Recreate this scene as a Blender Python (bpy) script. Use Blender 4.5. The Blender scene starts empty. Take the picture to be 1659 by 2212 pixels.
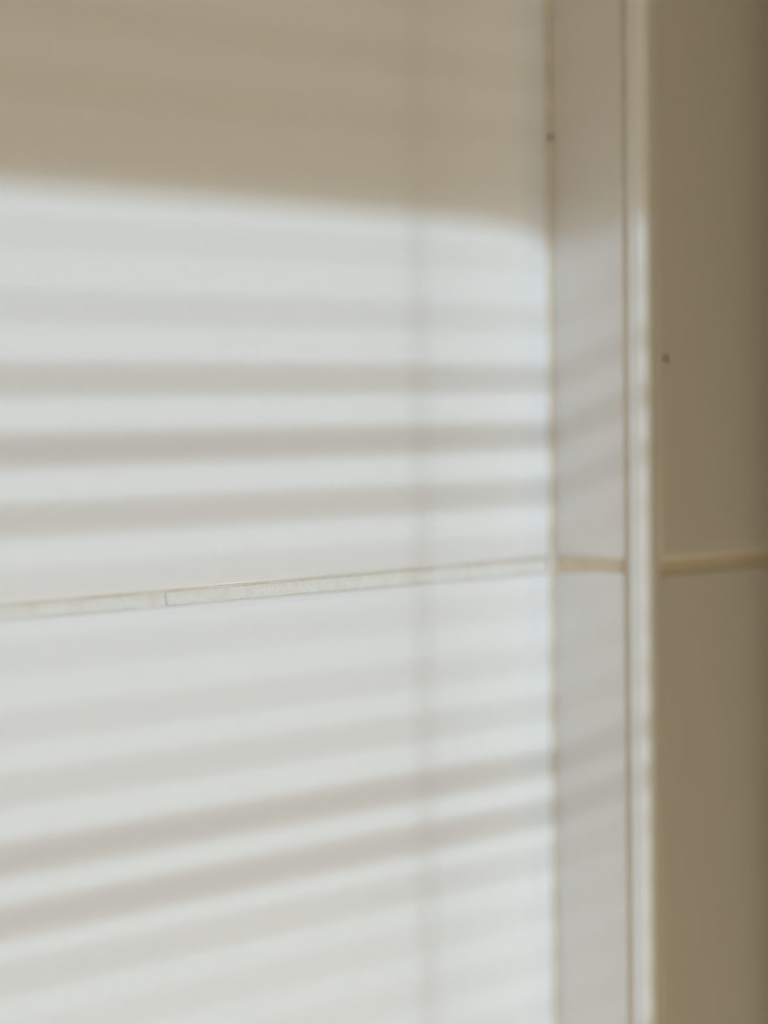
import bpy, bmesh, math, random
from mathutils import Vector, Matrix
random.seed(7)

# ------------------------------------------------------------------ camera
W, H = 1659, 2212
FPX = 7800.0                       # focal length in pixels of the 1659x2212 frame
ANG = math.radians(32.8)           # angle between view direction and the long wall
fwd_h = Vector((math.cos(ANG), math.sin(ANG), 0))
rgt_h = Vector((math.sin(ANG), -math.cos(ANG), 0))
CAM = Vector((-1.0128, -0.5883, 1.40))
pitch = -249.0 / FPX
roll = -0.0095
fw = fwd_h * math.cos(pitch) + Vector((0, 0, 1)) * math.sin(pitch)
up0 = rgt_h.cross(fw)
rc = rgt_h * math.cos(roll) + up0 * math.sin(roll)
uc = up0 * math.cos(roll) - rgt_h * math.sin(roll)
cam_d = bpy.data.cameras.new('camera')
cam = bpy.data.objects.new('camera', cam_d)
bpy.context.scene.collection.objects.link(cam)
cam.matrix_world = Matrix(((rc.x, uc.x, -fw.x, CAM.x), (rc.y, uc.y, -fw.y, CAM.y),
                           (rc.z, uc.z, -fw.z, CAM.z), (0, 0, 0, 1)))
cam_d.sensor_fit = 'VERTICAL'
cam_d.sensor_height = 36.0
cam_d.lens = FPX / H * 36.0
cam_d.clip_start = 0.02
cam_d.dof.use_dof = True
cam_d.dof.focus_distance = 1.03
cam_d.dof.aperture_fstop = 6.0
sc = bpy.context.scene
sc.camera = cam
sc.view_settings.view_transform = 'Standard'
sc.view_settings.look = 'None'
sc.view_settings.gamma = 1.0
sc.view_settings.use_curve_mapping = False
sc.view_settings.exposure = 0.0
cy = sc.cycles
cy.max_bounces = 4; cy.diffuse_bounces = 3; cy.glossy_bounces = 2; cy.transmission_bounces = 2; cy.transparent_max_bounces = 8
cy.caustics_reflective = False; cy.caustics_refractive = False
cy.use_adaptive_sampling = True; cy.adaptive_threshold = 0.045; cy.adaptive_min_samples = 8
cy.use_denoising = True

# ------------------------------------------------------------------ light
SUN = Vector((0.29, 1.0, -0.38))   # the way the sunlight travels
sd = bpy.data.lights.new('sun', 'SUN')
sd.energy = 2.46
sd.angle = math.radians(0.40)
sd.color = (0.69, 0.85, 1.0)
so = bpy.data.objects.new('sun', sd)
sc.collection.objects.link(so)
so.rotation_euler = SUN.normalized().to_track_quat('-Z', 'Y').to_euler()
so.location = (-1.5, -4, 3)
world = bpy.data.worlds.new('world')
sc.world = world
world.use_nodes = True
world.node_tree.nodes['Background'].inputs[0].default_value = (0.85, 0.92, 1.0, 1)
world.node_tree.nodes['Background'].inputs[1].default_value = 0.15
FILL_POWER = 15.0  # drives the unseen warm fill lamps
FILL_LAMPS = [(0.08, 0.50, 0.12, 'unseen low dish lamp for warm fill, on the window wall nearest the window'), (0.52, 0.50, 0.12, 'unseen low dish lamp for warm fill, on the window wall nearest the corner')]
FILL_COL = (0.965, 0.88, 0.665)

# ------------------------------------------------------------------ helpers
C = sc.collection
def mat(name, col, rough=0.5, var=0.0, scale=20.0, bump=0.0, bscale=60.0, spec=0.5, col2=None, c2scale=8.0, c2lo=0.45, c2hi=0.65, coat=0.0):
    m = bpy.data.materials.new(name); m.use_nodes = True
    nt = m.node_tree; b = nt.nodes['Principled BSDF']
    b.inputs['Roughness'].default_value = rough
    b.inputs['Specular IOR Level'].default_value = spec
    if coat: 
        b.inputs['Coat Weight'].default_value = coat; b.inputs['Coat Roughness'].default_value = 0.08
    tc = nt.nodes.new('ShaderNodeTexCoord')
    geo = nt.nodes.new('ShaderNodeNewGeometry')
    if var < 0.025 and not col2:
        b.inputs['Base Color'].default_value = (*col, 1)
    n = nt.nodes.new('ShaderNodeTexNoise'); n.inputs['Scale'].default_value = scale; n.inputs['Detail'].default_value = 1
    nt.links.new(geo.outputs['Position'], n.inputs['Vector'])
    r = nt.nodes.new('ShaderNodeValToRGB')
    r.color_ramp.elements[0].position = 0.3; r.color_ramp.elements[1].position = 0.7
    r.color_ramp.elements[0].color = (*[c * (1 - var) for c in col], 1)
    r.color_ramp.elements[1].color = (*[min(1, c * (1 + var)) for c in col], 1)
    nt.links.new(n.outputs['Fac'], r.inputs['Fac'])
    out = r.outputs['Color']
    if col2:
        n2 = nt.nodes.new('ShaderNodeTexNoise'); n2.inputs['Scale'].default_value = c2scale; n2.inputs['Detail'].default_value = 1
        nt.links.new(geo.outputs['Position'], n2.inputs['Vector'])
        r2 = nt.nodes.new('ShaderNodeValToRGB')
        r2.color_ramp.elements[0].position = c2lo; r2.color_ramp.elements[1].position = c2hi
        nt.links.new(n2.outputs['Fac'], r2.inputs['Fac'])
        mx = nt.nodes.new('ShaderNodeMixRGB')
        nt.links.new(r2.outputs['Color'], mx.inputs['Fac'])
        nt.links.new(out, mx.inputs['Color1']); mx.inputs['Color2'].default_value = (*col2, 1)
        out = mx.outputs['Color']
    if var >= 0.025 or col2: nt.links.new(out, b.inputs['Base Color'])
    if bump:
        n3 = nt.nodes.new('ShaderNodeTexNoise'); n3.inputs['Scale'].default_value = bscale; n3.inputs['Detail'].default_value = 1
        nt.links.new(geo.outputs['Position'], n3.inputs['Vector'])
        bp = nt.nodes.new('ShaderNodeBump'); bp.inputs['Strength'].default_value = 1.0; bp.inputs['Distance'].default_value = bump
        nt.links.new(n3.outputs['Fac'], bp.inputs['Height'])
        nt.links.new(bp.outputs['Normal'], b.inputs['Normal'])
    return m

M = {
 'tile': mat('glazed_tile', (0.80, 0.785, 0.76), 0.22, 0.0, 14, 0.00010, 55, 0.5),
 'grout_pale': mat('pale_grout', (0.705, 0.68, 0.625), 0.85, 0.04, 900, 0.00006, 1500, 0.2, (0.67, 0.62, 0.54), 90, 0.5, 0.72),
 'grout_tan': mat('tan_grout', (0.72, 0.61, 0.47), 0.85, 0.06, 700, 0.0002, 1400, 0.2, (0.66, 0.50, 0.33), 60, 0.5, 0.75),
 'grout_ochre': mat('ochre_grout', (0.74, 0.68, 0.52), 0.85, 0.06, 700, 0.0002, 1400, 0.2, (0.66, 0.58, 0.40), 60, 0.5, 0.75),
 'trim': mat('trim_plastic', (0.89, 0.895, 0.88), 0.3, 0.01, 30, 0.00003, 200, 0.4),
 'plaster': mat('wall_paint', (0.72, 0.64, 0.52), 0.8, 0.02, 10, 0, 200, 0.2),
 'ceiling': mat('ceiling_paint', (0.78, 0.74, 0.66), 0.85, 0.02, 10, 0, 200, 0.2),
 'floor': mat('floor_stone', (0.50, 0.42, 0.32), 0.5, 0.1, 12, 0, 100, 0.4),
 'wood': mat('dark_wood', (0.060, 0.045, 0.030), 0.5, 0.25, 14, 0, 90, 0.3),
 'white_paint': mat('window_paint', (0.80, 0.79, 0.76), 0.4, 0.01, 20),
 'slat': mat('slat_enamel', (0.80, 0.78, 0.74), 0.35, 0.01, 20),
 'cord': mat('blind_cord', (0.75, 0.72, 0.66), 0.8, 0.05, 300),
 'metal': mat('brushed_metal', (0.55, 0.54, 0.52), 0.3, 0.03, 100),
 'caulk': mat('old_caulk', (0.71, 0.64, 0.54), 0.6, 0.06, 120, 0, 100, 0.3, (0.74, 0.69, 0.60), 25, 0.4, 0.65),
 'joint': mat('light_joint', (0.755, 0.705, 0.615), 0.7, 0.05, 150, 0, 100, 0.3),
 'crack': mat('crack_dirt', (0.56, 0.48, 0.37), 0.9, 0.0),
 'edge': mat('joint_edge_shade', (0.60, 0.535, 0.44), 0.9, 0.08, 300, 0, 10, 0.2, (0.70, 0.66, 0.59), 45, 0.45, 0.62),
 'speck': mat('dirt', (0.16, 0.12, 0.05), 0.9, 0.2, 900),
}
M['metal'].node_tree.nodes['Principled BSDF'].inputs['Metallic'].default_value = 1.0

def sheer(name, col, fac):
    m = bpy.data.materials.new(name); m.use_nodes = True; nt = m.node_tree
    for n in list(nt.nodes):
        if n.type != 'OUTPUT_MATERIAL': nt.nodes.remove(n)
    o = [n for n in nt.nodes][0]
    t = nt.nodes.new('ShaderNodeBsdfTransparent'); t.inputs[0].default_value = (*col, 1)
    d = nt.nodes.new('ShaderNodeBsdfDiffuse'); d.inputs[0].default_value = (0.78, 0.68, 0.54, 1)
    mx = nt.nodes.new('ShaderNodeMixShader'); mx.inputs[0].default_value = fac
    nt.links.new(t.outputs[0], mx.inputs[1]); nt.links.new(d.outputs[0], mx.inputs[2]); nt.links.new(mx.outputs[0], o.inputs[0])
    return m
def link(name, me, m=None, parent=None, loc=(0, 0, 0)):
    o = bpy.data.objects.new(name, me); C.objects.link(o); o.location = loc
    if m is not None and not me.materials: me.materials.append(m)
    if parent is not None: o.parent = parent
    return o
def obj(name, bm, m, parent=None, loc=(0, 0, 0), smooth=False):
    me = bpy.data.meshes.new(name)
    bmesh.ops.recalc_face_normals(bm, faces=bm.faces)
    bm.to_mesh(me); bm.free()
    if smooth:
        for p in me.polygons: p.use_smooth = True
    return link(name, me, m, parent, loc)
def box(bm, a, b, bev=0.0):
    x0, y0, z0 = a; x1, y1, z1 = b
    vs = [bm.verts.new(p) for p in ((x0,y0,z0),(x1,y0,z0),(x1,y1,z0),(x0,y1,z0),(x0,y0,z1),(x1,y0,z1),(x1,y1,z1),(x0,y1,z1))]
    fs = [bm.faces.new([vs[i] for i in f]) for f in ((0,3,2,1),(4,5,6,7),(0,1,5,4),(1,2,6,5),(2,3,7,6),(3,0,4,7))]
    if bev:
        es = list({e for f in fs for e in f.edges})
        bmesh.ops.bevel(bm, geom=es, offset=bev, segments=2, affect='EDGES', profile=0.6)
    return bm
def boxo(name, a, b, m, parent=None, bev=0.0):
    bm = bmesh.new(); box(bm, a, b, bev); return obj(name, bm, m, parent)
def structure(o): o['kind'] = 'structure'; return o
def tag(o, label, cat, group=None):
    o['label'] = label; o['category'] = cat
    if group: o['group'] = group
    return o
def cyl(bm, p, q, r0, r1=None, n=16, caps=True):
    r1 = r0 if r1 is None else r1
    p = Vector(p); q = Vector(q); ax = (q - p).normalized()
    s = ax.orthogonal().normalized(); t = ax.cross(s)
    A = []; B = []
    for i in range(n):
        a = 2 * math.pi * i / n; d = s * math.cos(a) + t * math.sin(a)
        A.append(bm.verts.new(p + d * r0)); B.append(bm.verts.new(q + d * r1))
    for i in range(n):
        j = (i + 1) % n; bm.faces.new((A[i], A[j], B[j], B[i]))
    if caps: bm.faces.new(A[::-1]); bm.faces.new(B)

# point of a pixel on the plane  n.p = d
def px_ray(x, y):
    return (fw + rc * ((x - W / 2) / FPX) + uc * ((H / 2 - y) / FPX)).normalized()
def on_wall(x, y, plane_y=0.0):
    r = px_ray(x, y); return CAM + r * ((plane_y - CAM.y) / r.y)

# ------------------------------------------------------------------ tiled walls
JOINT = 0.0042                     # joint width
TH = 0.009                         # tile thickness
DEP = 0.0011                       # grout recess
ZJ = 1.345                         # height of the joint in view
PZ = 0.2542                        # row pitch
FLOOR, CEIL = 0.0, 2.42
BACK = 0.0331                      # projection of the boxed-out wall
RX0, RX1 = -2.05, 1.30             # room extent along the walls
YW = -1.34                         # inside face of the window wall
RING = [(0.0, TH), (0.0, 0.0013), (0.00035, 0.0006), (0.0010, 0.00026), (0.0026, 0.00010), (0.006, 0.00003), (0.012, 0.0)]
def tile_mesh(w, h):
    """Tile lying in x (0..w), z (0..h); glazed face at y = 0 looking to -y."""
    bm = bmesh.new(); rings = []
    for e, d in RING:
        e = min(e, w * 0.45, h * 0.45)
        rings.append([bm.verts.new(p) for p in ((e, d, e), (w - e, d, e), (w - e, d, h - e), (e, d, h - e))])
    for a, b in zip(rings, rings[1:]):
        for i in range(4):
            j = (i + 1) % 4; bm.faces.new((a[i], a[j], b[j], b[i]))
    bm.faces.new(rings[-1]); bm.faces.new(rings[0][::-1])
    bmesh.ops.recalc_face_normals(bm, faces=bm.faces)
    me = bpy.data.meshes.new('tile'); bm.to_mesh(me); bm.free()
    for p in me.polygons: p.use_smooth = True
    me.materials.append(M['tile'])
    return me
def rows():
    k0 = math.floor((ZJ - FLOOR) / PZ); z = ZJ - k0 * PZ - PZ; out = []
    while z < CEIL:
        a = max(z + JOINT / 2, FLOOR + 0.002); b = min(z + PZ - JOINT / 2, CEIL - 0.002)
        if b - a > 0.01: out.append((a, b))
        z += PZ
    return out
def lay(parent, u0, u1, pitch, place, dz=0.0, from_right=True):
    """Fill u0..u1 with tiles; place(u) -> (location xy, rotation z)."""
    cols = []
    if from_right:
        u = u1
        while u > u0 + 0.02:
            cols.append((max(u0, u - pitch + JOINT), u)); u -= pitch
    else:
        u = u0
        while u < u1 - 0.02:
            cols.append((u, min(u1, u + pitch - JOINT))); u += pitch
    cache = {}
    for a, b in rows():
        for c, d in cols:
            key = (round(d - c, 4), round(b - a, 4))
            if key not in cache: cache[key] = tile_mesh(d - c, b - a)
            o = link('tile', cache[key], None, parent)
            (lx, ly), rz = place(c)
            o.location = (lx, ly, a + dz + 0.0)
            o.rotation_euler = (random.gauss(0, 0.0006), 0, rz + random.gauss(0, 0.0006))

# long wall with the sun on it: plane y = 0, x < 0
wl = structure(boxo('wall_left', (RX0, DEP, FLOOR), (0.03, 0.07, CEIL), M['grout_pale']))
wl['label'] = 'long pale glazed tile wall striped by sunlight through a blind'
lay(wl, RX0 + 0.004, -0.0010, 0.42, lambda u: ((u, 0.0), 0.0))
# narrow return: plane x = 0, y from 0 to -BACK
RET = 0.0279
wc = structure(boxo('wall_center', (0.0007, -BACK + 0.003, FLOOR), (0.05, 0.0011, CEIL), M['grout_tan']))
wc['label'] = 'narrow tiled return between the sunlit wall and the corner trim'
lay(wc, 0.0007, RET, 0.40, lambda u: ((0.0, -u), -math.pi / 2))
# boxed-out wall in the shade: plane y = -BACK, x > 0
wr = structure(boxo('wall_right', (0.0100, -BACK + DEP, FLOOR), (RX1, -BACK + 0.06, CEIL), M['grout_ochre']))
wr['label'] = 'shaded tile wall on the right of the corner trim'
lay(wr, 0.0131, RX1 - 0.002, 0.42, lambda u: ((u, -BACK), 0.0), dz=-0.0011, from_right=False)

# pale joint in view with a crack across it
pc = on_wall(362, 1290)
def joint_strip(xa, xb, seed, cut_a=None, cut_b=None):
    rnd = random.Random(seed); bm = bmesh.new()
    n = max(2, int((xb - xa) / 0.004)); top = []; bot = []; topb = []; botb = []
    for i in range(n + 1):
        x = xa + (xb - xa) * i / n
        xt, xl = x, x
        if i == 0 and cut_a: xt, xl = x + cut_a[0], x + cut_a[1]
        if i == n and cut_b: xt, xl = x + cut_b[0], x + cut_b[1]
        y = 0.00062 + rnd.uniform(-0.00008, 0.00008)
        zt = ZJ + JOINT / 2 + 0.0003; zb = ZJ - JOINT / 2 - 0.0003
        zm = ZJ
        top.append(bm.verts.new((xt, y - 0.0001, zt))); bot.append(bm.verts.new((xl, y - 0.0001, zb)))
        topb.append((bm.verts.new(((xt * 0.6 + xl * 0.4), y + 0.0001, ZJ + 0.0004))))
        botb.append(bm.verts.new((x, DEP + 0.0005, ZJ)))
    for i in range(n):
        bm.faces.new((bot[i], bot[i + 1], topb[i + 1], topb[i]))
        bm.faces.new((topb[i], topb[i + 1], top[i + 1], top[i]))
        bm.faces.new((top[i], top[i + 1], botb[i + 1], botb[i]))
        bm.faces.new((botb[i], botb[i + 1], bot[i + 1], bot[i]))
    bm.faces.new((bot[0], topb[0], top[0], botb[0])); bm.faces.new((bot[n], botb[n], top[n], topb[n]))
    return obj('grout_joint', bm, M['grout_pale'], wl)
joint_strip(RX0 + 0.004, pc.x - 0.00025, 1, cut_b=(-0.0002, 0.0007))
joint_strip(pc.x + 0.00025, -0.0008, 2, cut_a=(-0.0002, 0.0007))

# bead of caulk in the inner corner, and the joint between the return and the trim
bm = bmesh.new(); R_ = 0.0016
cp = [(0.0008, 0.0008), (-R_, 0.0008), (-R_, 0.00008)] + [(-R_ + R_ * math.sin(a), -R_ + R_ * math.cos(a)) for a in (0.3, 0.6, 0.9, 1.2)] + [(-0.00008, -R_), (0.0008, -R_)]
lo = [bm.verts.new((x, y, FLOOR + 0.001)) for x, y in cp]; hi = [bm.verts.new((x, y, CEIL - 0.001)) for x, y in cp]
for i in range(len(cp)):
    j = (i + 1) % len(cp); bm.faces.new((lo[i], lo[j], hi[j], hi[i]))
bm.faces.new(lo[::-1]); bm.faces.new(hi)
obj('caulk_bead', bm, M['caulk'], wc)
boxo('grout_joint', (0.00022, -RET - 0.0020, FLOOR + 0.001), (0.001, -RET + 0.0004, CEIL - 0.001), M['joint'], wc)
bm = bmesh.new(); vs = []
for y in (0.00050, 0.0009):
    for dx, dz in ((-0.0004, 0.5), (-0.0001, 0.5), (0.00035, -0.2), (0.0010, -0.5), (0.0007, -0.5), (0.0000, -0.2)):
        vs.append(bm.verts.new((pc.x + dx, y, ZJ + dz * (JOINT - 0.0002))))
bm.faces.new(vs[:6]); bm.faces.new(vs[6:][::-1])
for i in range(6): bm.faces.new((vs[i], vs[(i + 1) % 6], vs[6 + (i + 1) % 6], vs[6 + i]))
obj('crack', bm, M['crack'], wl)
boxo('joint_shade', (RX0 + 0.01, 0.00042, ZJ + JOINT / 2 - 0.00040), (-0.0016, 0.0009, ZJ + JOINT / 2 + 0.0001), M['edge'], wl)  # tan strips painting the thin shade lines at both tile edges
boxo('joint_shade', (RX0 + 0.01, 0.00046, ZJ - JOINT / 2 - 0.0001), (-0.0016, 0.0009, ZJ - JOINT / 2 + 0.00024), M['edge'], wl)

# small dirt specks
def speck(x, y, plane, r, parent):
    if plane == 'right': p = on_wall(x, y, -BACK)
    else: 
        ry = px_ray(x, y); p = CAM + ry * ((-0.0002 - CAM.x) / ry.x)
    bm = bmesh.new(); bmesh.ops.create_icosphere(bm, subdivisions=2, radius=r)
    for v in bm.verts: v.co *= random.uniform(0.75, 1.2)
    o = obj('dirt_speck', bm, M['speck'], parent, p, True); o.scale = (1, 1, 1.7)
    return o
speck(1437, 775, 'right', 0.0008, wr)
speck(1189, 297, 'center', 0.0006, wc)

# corner trim: square-edged plastic profile over the outside corner
bm = bmesh.new()
def arc(cx, cy, r, a0, a1, n):
    return [(cx + r * math.cos(a0 + (a1 - a0) * i / n), cy + r * math.sin(a0 + (a1 - a0) * i / n)) for i in range(n + 1)]
pr = 0.0006
prof = [(0.004, -RET - 0.0014), (-pr + 0.0004, -RET - 0.0014)] + [(-pr, -RET - 0.0018)]
prof += arc(-pr + 0.0007, -BACK - pr + 0.0007, 0.0007, math.pi, 1.42 * math.pi, 6)
prof += arc(0.0052 - 0.0007, -BACK - 0.0018 + 0.0007, 0.0007, 1.42 * math.pi, 2 * math.pi, 6)
prof += [(0.0053, -BACK - 0.0006), (0.0120, -BACK - 0.0004), (0.0125, -BACK - 0.0001), (0.0125, -BACK + 0.002), (0.004, -BACK + 0.006)]
lo = [bm.verts.new((x, y, FLOOR)) for x, y in prof]; hi = [bm.verts.new((x, y, CEIL)) for x, y in prof]
for i in range(len(prof)):
    j = (i + 1) % len(prof); bm.faces.new((lo[i], lo[j], hi[j], hi[i]))
bm.faces.new(lo[::-1]); bm.faces.new(hi)
tr = structure(obj('trim_1', bm, M['trim']))
tr['label'] = 'white plastic corner trim running up the outside tile corner'

# ------------------------------------------------------------------ rest of the room
structure(boxo('floor', (RX0 - 0.05, YW - 0.1, -0.06), (RX1 + 0.05, 0.07, FLOOR), M['floor']))
structure(boxo('ceiling', (RX0 - 0.05, YW - 0.1, CEIL), (RX1 + 0.05, 0.07, CEIL + 0.06), M['ceiling']))
structure(boxo('wall_side_left', (RX0 - 0.05, YW - 0.1, FLOOR), (RX0, 0.07, CEIL), M['plaster']))
structure(boxo('wall_side_right', (RX1, YW - 0.1, FLOOR), (RX1 + 0.05, 0.07, CEIL), M['plaster']))
# window wall with its opening; the sun comes in over the blind, past the right jamb
YB = YW + 0.03                                     # plane of the blind
def back(p):                                        # from a lit point back to the blind plane
    k = (p.y - YB) / SUN.y
    return Vector((p.x - SUN.x * k, YB, p.z - SUN.z * k))
JX = 0.0013 - SUN.x * (-BACK - YW) / SUN.y           # right jamb: the sun just misses the shaded wall
WX0, WX1 = JX - 1.0, JX
WZ0, WZ1 = 1.15, 2.16
ww = structure(boxo('wall_window', (RX0, YW - 0.10, FLOOR), (WX0, YW, CEIL), M['plaster']))
structure(boxo('wall_window_side', (WX1, YW - 0.10, FLOOR), (RX1, YW, CEIL), M['plaster']))
structure(boxo('wall_window_lower', (WX0, YW - 0.10, FLOOR), (WX1, YW, WZ0), M['plaster']))
structure(boxo('wall_window_upper', (WX0, YW - 0.10, WZ1), (WX1, YW, CEIL), M['plaster']))
win = bpy.data.objects.new('window_1', None); C.objects.link(win); win['kind'] = 'structure'
yf0, yf1 = YW - 0.085, YW - 0.045
EX = 0.06                                          # the frame sits in a rebate outside the jambs
for n, a, b in (('window_frame', (WX0, yf0, WZ0), (WX0 + 0.03, yf1, WZ1)), ('window_frame', (WX0 + 0.03, yf0, WZ1 - 0.03), (WX1 , yf1, WZ1)),
                ('window_frame', (WX0 + 0.03, yf0, WZ0), (WX1, yf1, WZ0 + 0.04))):
    boxo(n, a, b, M['white_paint'], win, 0.004)
boxo('window_sill', (WX0 - 0.02, YW - 0.04, WZ0 - 0.02), (WX1 + 0.02, YW + 0.04, WZ0), M['white_paint'], win, 0.004)

# blind: every slat is an object of its own, tilted to give its shadow stripe the wanted width
blind = bpy.data.objects.new('window_blind', None); C.objects.link(blind); blind.location = ((WX0 + WX1) / 2, YB, WZ1)
tag(blind, 'pale slatted blind hanging in the window opposite the tiles', 'blind')
def bl(o): o.parent = blind; o.matrix_parent_inverse = Matrix.Translation(-Vector(blind.location)); return o
bl(boxo('headrail', (WX0 + 0.01, YB - 0.02, WZ1 - 0.035), (WX1 + 0.022, YB + 0.02, WZ1 - 0.002), M['slat'], None, 0.003))
CH = 0.022
slat_y = [(430, .4), (560, .4), (690, .95), (818, 2.6), (941, 3.5), (1062, 2.6), (1176, .9), (1300, .5), (1418, .8),
          (1527, 1.2), (1647, 3.2), (1754, 3.0), (1853, 1.2), (1960, .5), (2070, .45), (2180, .6)]
zs = [(back(on_wall(1190, y)).z, w) for y, w in slat_y]
z = zs[0][0] + 0.0195
while z < WZ1 - 0.05: zs.append((z, random.uniform(0.35, 0.7))); z += 0.0195
z = zs[15][0] - 0.0175
while z > WZ0 + 0.06: zs.append((z, random.uniform(0.6, 3.0))); z -= 0.0185
zs.sort()
base = -math.atan(-SUN.z / SUN.y)
sm = None
for z, w in zs:
    d = math.asin(min(0.9, w * 0.001 * math.cos(base) / CH))
    if sm is None:
        bm = bmesh.new(); box(bm, (-(WX1 - WX0) / 2 + 0.012, -CH / 2, -0.00012), ((WX1 - WX0) / 2 + 0.02, CH / 2, 0.00012))
        o = obj('slat', bm, M['slat']); sm = o.data
    else: o = link('slat', sm)
    o.parent = blind
    o.location = (0, 0, z - WZ1); o.rotation_euler = (base + d, 0, 0)
for px, lean in ((914, 0.012), (-1500, 0.0)):
    top = back(on_wall(px, 1300))
    if px < 0: top.x = WX0 + 0.2
    for dy in (-0.0118, 0.0118):
        bm = bmesh.new(); cyl(bm, (top.x - lean * (WZ1 - 0.035 - top.z) , YB + dy, WZ1 - 0.035), (top.x + lean * (top.z - WZ0 - 0.05), YB + dy, WZ0 + 0.05), 0.00034, n=8)
        bl(obj('ladder_cord', bm, M['cord']))
bl(boxo('bottom_rail', (WX0 + 0.012, YB - 0.011, WZ0 + 0.035), (WX1 + 0.02, YB + 0.011, WZ0 + 0.05), M['slat'], None, 0.002))

# sheer valance over the head of the blind, its hem a thinner strip
YV = YB + 0.03
def backv(p):
    k = (p.y - YV) / SUN.y
    return Vector((p.x - SUN.x * k, YV, p.z - SUN.z * k))
def valance(name, pts, ztop, m, parent, dy):
    """strip between the curve pts (image pixels on the long wall) and a top edge"""
    bm = bmesh.new(); low = [backv(on_wall(x, y)) for x, y in pts]
    e0 = low[0].copy(); e0.x = WX0 - 0.03; low.insert(0, e0); 
    top = [Vector((p.x, p.y, q)) for p, q in zip(low, ztop(low))]
    for k, off in enumerate((dy, dy + 0.0004)):
        A = [bm.verts.new((p.x, p.y + off, p.z)) for p in low]; B = [bm.verts.new((p.x, p.y + off, p.z)) for p in top]
        for i in range(len(A) - 1): bm.faces.new((A[i], A[i + 1], B[i + 1], B[i]))
        break
    return obj(name, bm, m, parent)
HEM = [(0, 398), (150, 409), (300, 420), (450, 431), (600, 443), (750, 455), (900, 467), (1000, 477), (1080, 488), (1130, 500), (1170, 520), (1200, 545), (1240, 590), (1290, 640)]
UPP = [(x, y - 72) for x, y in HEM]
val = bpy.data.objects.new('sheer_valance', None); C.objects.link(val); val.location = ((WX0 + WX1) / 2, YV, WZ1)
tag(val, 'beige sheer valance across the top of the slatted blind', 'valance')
def vl(o): o.parent = val; o.matrix_parent_inverse = Matrix.Translation(-Vector(val.location)); return o
upz = [backv(on_wall(x, y)).z for x, y in UPP]
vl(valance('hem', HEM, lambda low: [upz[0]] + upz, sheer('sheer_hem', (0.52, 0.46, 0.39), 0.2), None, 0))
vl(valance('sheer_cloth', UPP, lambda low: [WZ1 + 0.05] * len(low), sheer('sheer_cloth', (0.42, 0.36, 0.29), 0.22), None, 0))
bm = bmesh.new(); cyl(bm, (WX0 - 0.05, YV, WZ1 + 0.05), (WX1 + 0.08, YV, WZ1 + 0.05), 0.008); vl(obj('curtain_rod', bm, M['metal'], smooth=True))

# unseen doorway added so its deep dark frame dims the wall towards the right
DX0, DPJ = 0.112, 0.085
dr = bpy.data.objects.new('shade_door', None); C.objects.link(dr); dr['kind'] = 'structure'
dy0, dy1 = -BACK - DPJ, -BACK - 0.0006
boxo('shade_door_post', (DX0, dy0, 0.0), (DX0 + 0.06, dy1, 2.10), M['wood'], dr, 0.003)
boxo('shade_door_post', (DX0 + 0.86, dy0, 0.0), (DX0 + 0.92, dy1, 2.10), M['wood'], dr, 0.003)
boxo('shade_door_lintel', (DX0, dy0, 2.10), (DX0 + 0.92, dy1, 2.17), M['wood'], dr, 0.003)
boxo('shade_door_leaf', (DX0 + 0.062, -BACK - 0.03, 0.008), (DX0 + 0.858, -BACK - 0.002, 2.097), M['white_paint'], dr, 0.002)
bm = bmesh.new(); cyl(bm, (DX0 + 0.12, -BACK - 0.03, 1.02), (DX0 + 0.12, -BACK - 0.075, 1.02), 0.009); cyl(bm, (DX0 + 0.115, -BACK - 0.072, 1.02), (DX0 + 0.24, -BACK - 0.072, 1.02), 0.008)
obj('shade_door_handle', bm, M['metal'], dr)

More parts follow.
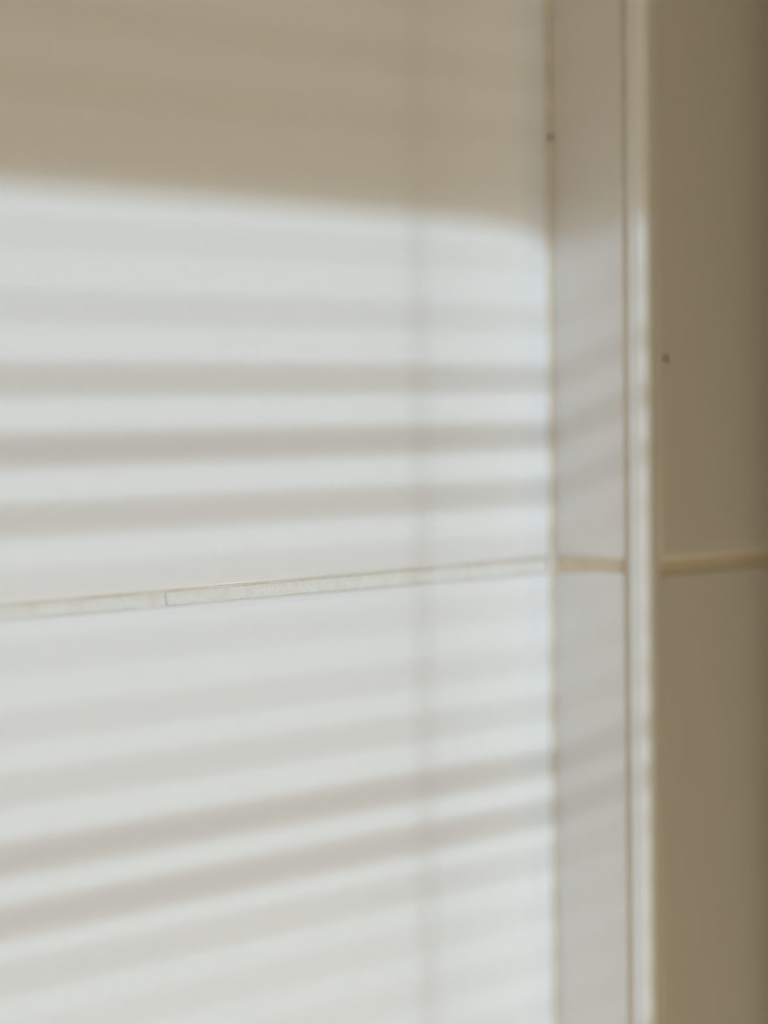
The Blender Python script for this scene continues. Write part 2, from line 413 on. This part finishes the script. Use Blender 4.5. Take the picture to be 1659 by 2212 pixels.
# unseen dish lamps, set low to grade the warm fill on the walls
def fill_lamp(x, z, r, label, power, col=FILL_COL):
    y = YW + 0.07 + r
    lp = bpy.data.objects.new('fill_lamp', None); C.objects.link(lp); lp.location = (x, YW, z)
    tag(lp, label, 'lamp')
    inv = Matrix.Translation(-Vector(lp.location))
    def part(o): o.parent = lp; o.matrix_parent_inverse = inv; return o
    bm = bmesh.new(); cyl(bm, (x, YW, z), (x, YW + 0.02, z), 0.06, n=32); cyl(bm, (x, YW + 0.02, z), (x, YW + 0.075, z), 0.012, n=16)
    part(obj('bracket', bm, M['metal']))
    bm = bmesh.new(); prev = None                      # shallow reflector dish behind the bulb
    for k in range(7):
        rr = 0.012 + (r * 1.15 - 0.012) * k / 6; yy = YW + 0.022 + 0.03 * (k / 6) ** 2
        ring = [bm.verts.new((x + rr * math.cos(t * math.pi / 16), yy, z + rr * math.sin(t * math.pi / 16))) for t in range(32)]
        if prev:
            for a in range(32): bm.faces.new((prev[a], prev[(a + 1) % 32], ring[(a + 1) % 32], ring[a]))
        prev = ring
    part(obj('reflector_dish', bm, M['white_paint'], smooth=True))
    bm = bmesh.new(); bmesh.ops.create_uvsphere(bm, u_segments=16, v_segments=10, radius=0.045)
    bmesh.ops.translate(bm, verts=bm.verts, vec=(x, YW + 0.11, z))
    part(obj('bulb', bm, M['white_paint'], smooth=True))
    ld = bpy.data.lights.new('fill_light', 'POINT'); ld.shadow_soft_size = r; ld.color = col
    ld.energy = FILL_POWER * power * 4 * math.pi ** 2 * r * r
    lo_ = bpy.data.objects.new('fill_light', ld); C.objects.link(lo_); lo_.location = (x, YW + 0.19, z)
    part(lo_)
for x, z, r, l in FILL_LAMPS: fill_lamp(x, z, r, l, 0.5)
# the same lamp, added on the left side wall to warm the return: built on the window wall, then turned about
fill_lamp(0, 0.55, 0.12, 'unseen low dish lamp for warm fill, on the plain left side wall', 1.0, (1.0, 0.78, 0.46))
sl = bpy.data.objects['fill_lamp.002']
sl.rotation_euler = (0, 0, -math.pi / 2); sl.location = (RX0, -0.50, 0.55)
fill_lamp(0, 0.50, 0.12, 'unseen low dish lamp for warm fill, on the right side wall', 0.55)  # unseen lamp put on the right for steep warm fill
sr = bpy.data.objects['fill_lamp.003']
sr.rotation_euler = (0, 0, math.pi / 2); sr.location = (RX1, -0.72, 0.50)
